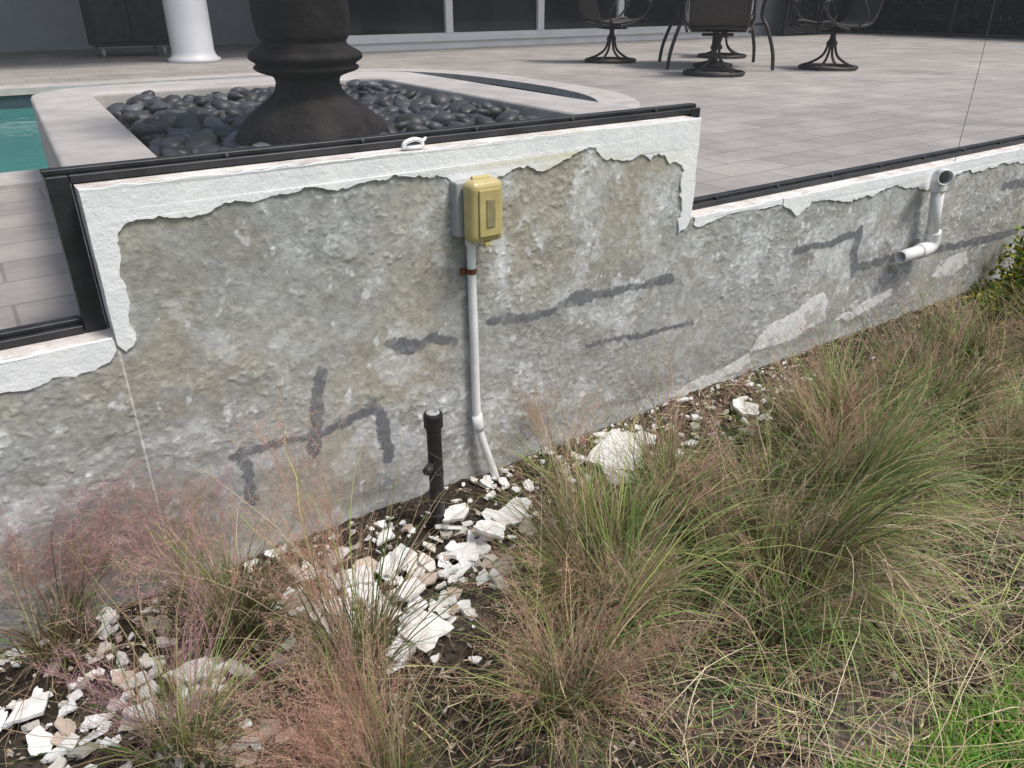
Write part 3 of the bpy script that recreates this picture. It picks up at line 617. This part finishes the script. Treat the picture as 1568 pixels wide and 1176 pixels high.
# ------------------------------------------------------------------ rubble
rb=B(); rr=np.random.RandomState(21)
def chip(x,y,s,z=None,tilt=.3,th=None,tone=None):
    k=rr.randint(4,8)
    an=np.linspace(0,6.283,k+1)[:-1]+rr.uniform(-.4,.4,k); ra=s*rr.uniform(.55,1.1,k); el=rr.uniform(.55,1)
    pts=[]
    for i in range(k):
        j=(i+1)%k; p=np.array((ra[i]*math.cos(an[i]),ra[i]*math.sin(an[i])*el)); q=np.array((ra[j]*math.cos(an[j]),ra[j]*math.sin(an[j])*el))
        for t in (0,.25,.5,.75): pts.append(p+(q-p)*t+rr.normal(0,.035*s,2)*(t>0))
    n=len(pts); t_=th or rr.uniform(.005,.011)
    V=np.array([(p[0],p[1],t_/2+rr.normal(0,.0006)) for p in pts]+[(p[0]*.95,p[1]*.95,-t_/2) for p in pts]+[(0,0,t_/2)])
    Rm=np.array(Matrix.Rotation(rr.rand()*6.28,3,'Z')@Matrix.Rotation(rr.normal(0,tilt),3,'X')@Matrix.Rotation(rr.normal(0,tilt),3,'Y'))
    zz=float(gz(np.array([x]),np.array([y]))[0])+s*.25+.008 if z is None else z
    y=min(y,-.02-s*.9); V=V@Rm.T+np.array((x,y,zz)); V[:,2]=np.maximum(V[:,2],-.03)
    F=[[i,(i+1)%n,2*n] for i in range(n)]+[[n+i for i in range(n)][::-1]]+[[i,n+i,n+(i+1)%n,(i+1)%n] for i in range(n)]
    c=tone if tone is not None else ((.76,.76,.74),(.84,.84,.83),(.66,.63,.57),(.42,.39,.34),(.52,.43,.36))[rr.choice(5,p=(.36,.30,.16,.12,.06))]
    rb.add(V,F,c)
for x,y,n,sp,s in ((-.2,-.2,16,.10,.035),(-.09,-.36,24,.09,.040),(.06,-.21,14,.09,.03),(.09,-.36,20,.07,.045),(-.02,-.10,10,.12,.025),(.0,-.50,16,.10,.038),(.40,-.14,14,.10,.028),(.46,-.22,24,.09,.044),(.62,-.36,26,.09,.048),(.58,-.50,16,.07,.048),(.48,-.36,14,.07,.038),(.70,-.46,10,.06,.04),(.72,-.20,10,.08,.03),(.95,-.28,26,.10,.046),(.85,-.36,14,.09,.040),(1.05,-.16,12,.10,.025),(1.2,-.1,10,.10,.025),(1.42,-.14,12,.08,.034),(1.62,-.16,12,.10,.032),(1.8,-.2,8,.1,.028),(2.1,-.2,14,.13,.036),(.72,-.30,8,.06,.045),(2.6,-.1,5,.2,.02),(.16,-.62,8,.08,.04)):
    for _ in range(n): chip(x+rr.normal(0,sp),min(-.03,y+rr.normal(0,sp*.8)),s*rr.uniform(.3,1.2))
for _ in range(520):
    x=rr.uniform(-.4,2.6); chip(x,-abs(rr.normal(.14,.16))-.02,rr.uniform(.004,.014),tilt=.6,th=rr.uniform(.003,.007))
for x,y,s,z in ((1.50,-.18,.135,.055),(1.64,-.17,.08,.04),(1.43,-.27,.09,.035),(.63,-.38,.075,.05),(.60,-.52,.07,.045),(.02,-.40,.06,.045),(-.20,-.25,.06,.05),(1.02,-.26,.08,.05),(.88,-.2,.06,.07),(2.08,-.22,.08,.04),(.93,-.30,.06,.06),(.12,-.34,.07,.05)):
    chip(x,y,s,z,tilt=.16,th=.010,tone=(.76,.76,.73))
rb.obj("stucco_rubble",M_chip)
# ------------------------------------------------------------------ light, sky, camera
d=Vector((.25,-.40,.86)).normalized()
sun=bpy.data.lights.new("sun",'SUN'); sun.energy=2.6; sun.angle=math.radians(14); sun.color=(1,.975,.94)
so=bpy.data.objects.new("sun",sun); so.rotation_euler=d.to_track_quat('Z','Y').to_euler(); link(so)
wd=bpy.data.worlds.new("World"); S.world=wd; wd.use_nodes=True; nt=wd.node_tree
sk=nt.nodes.new('ShaderNodeTexSky'); sk.sky_type='NISHITA'; sk.sun_disc=False; sk.sun_elevation=math.asin(d.z); sk.sun_rotation=math.atan2(d.x,d.y); sk.dust_density=4.5; sk.air_density=1.05; sk.ozone_density=1.3
bg=nt.nodes['Background']; bg.inputs[1].default_value=.15; nt.links.new(sk.outputs[0],bg.inputs[0])
cam=bpy.data.cameras.new("camera"); cam.sensor_width=36; cam.lens=27.09; cam.clip_start=.02; cam.clip_end=600
co_=bpy.data.objects.new("camera",cam); co_.location=(0,-1.75,1.38); co_.rotation_euler=(math.radians(90-26.87),0,math.radians(-34.62)); link(co_)
S.camera=co_
S.view_settings.view_transform='Standard'; S.view_settings.look='None'; S.view_settings.exposure=0
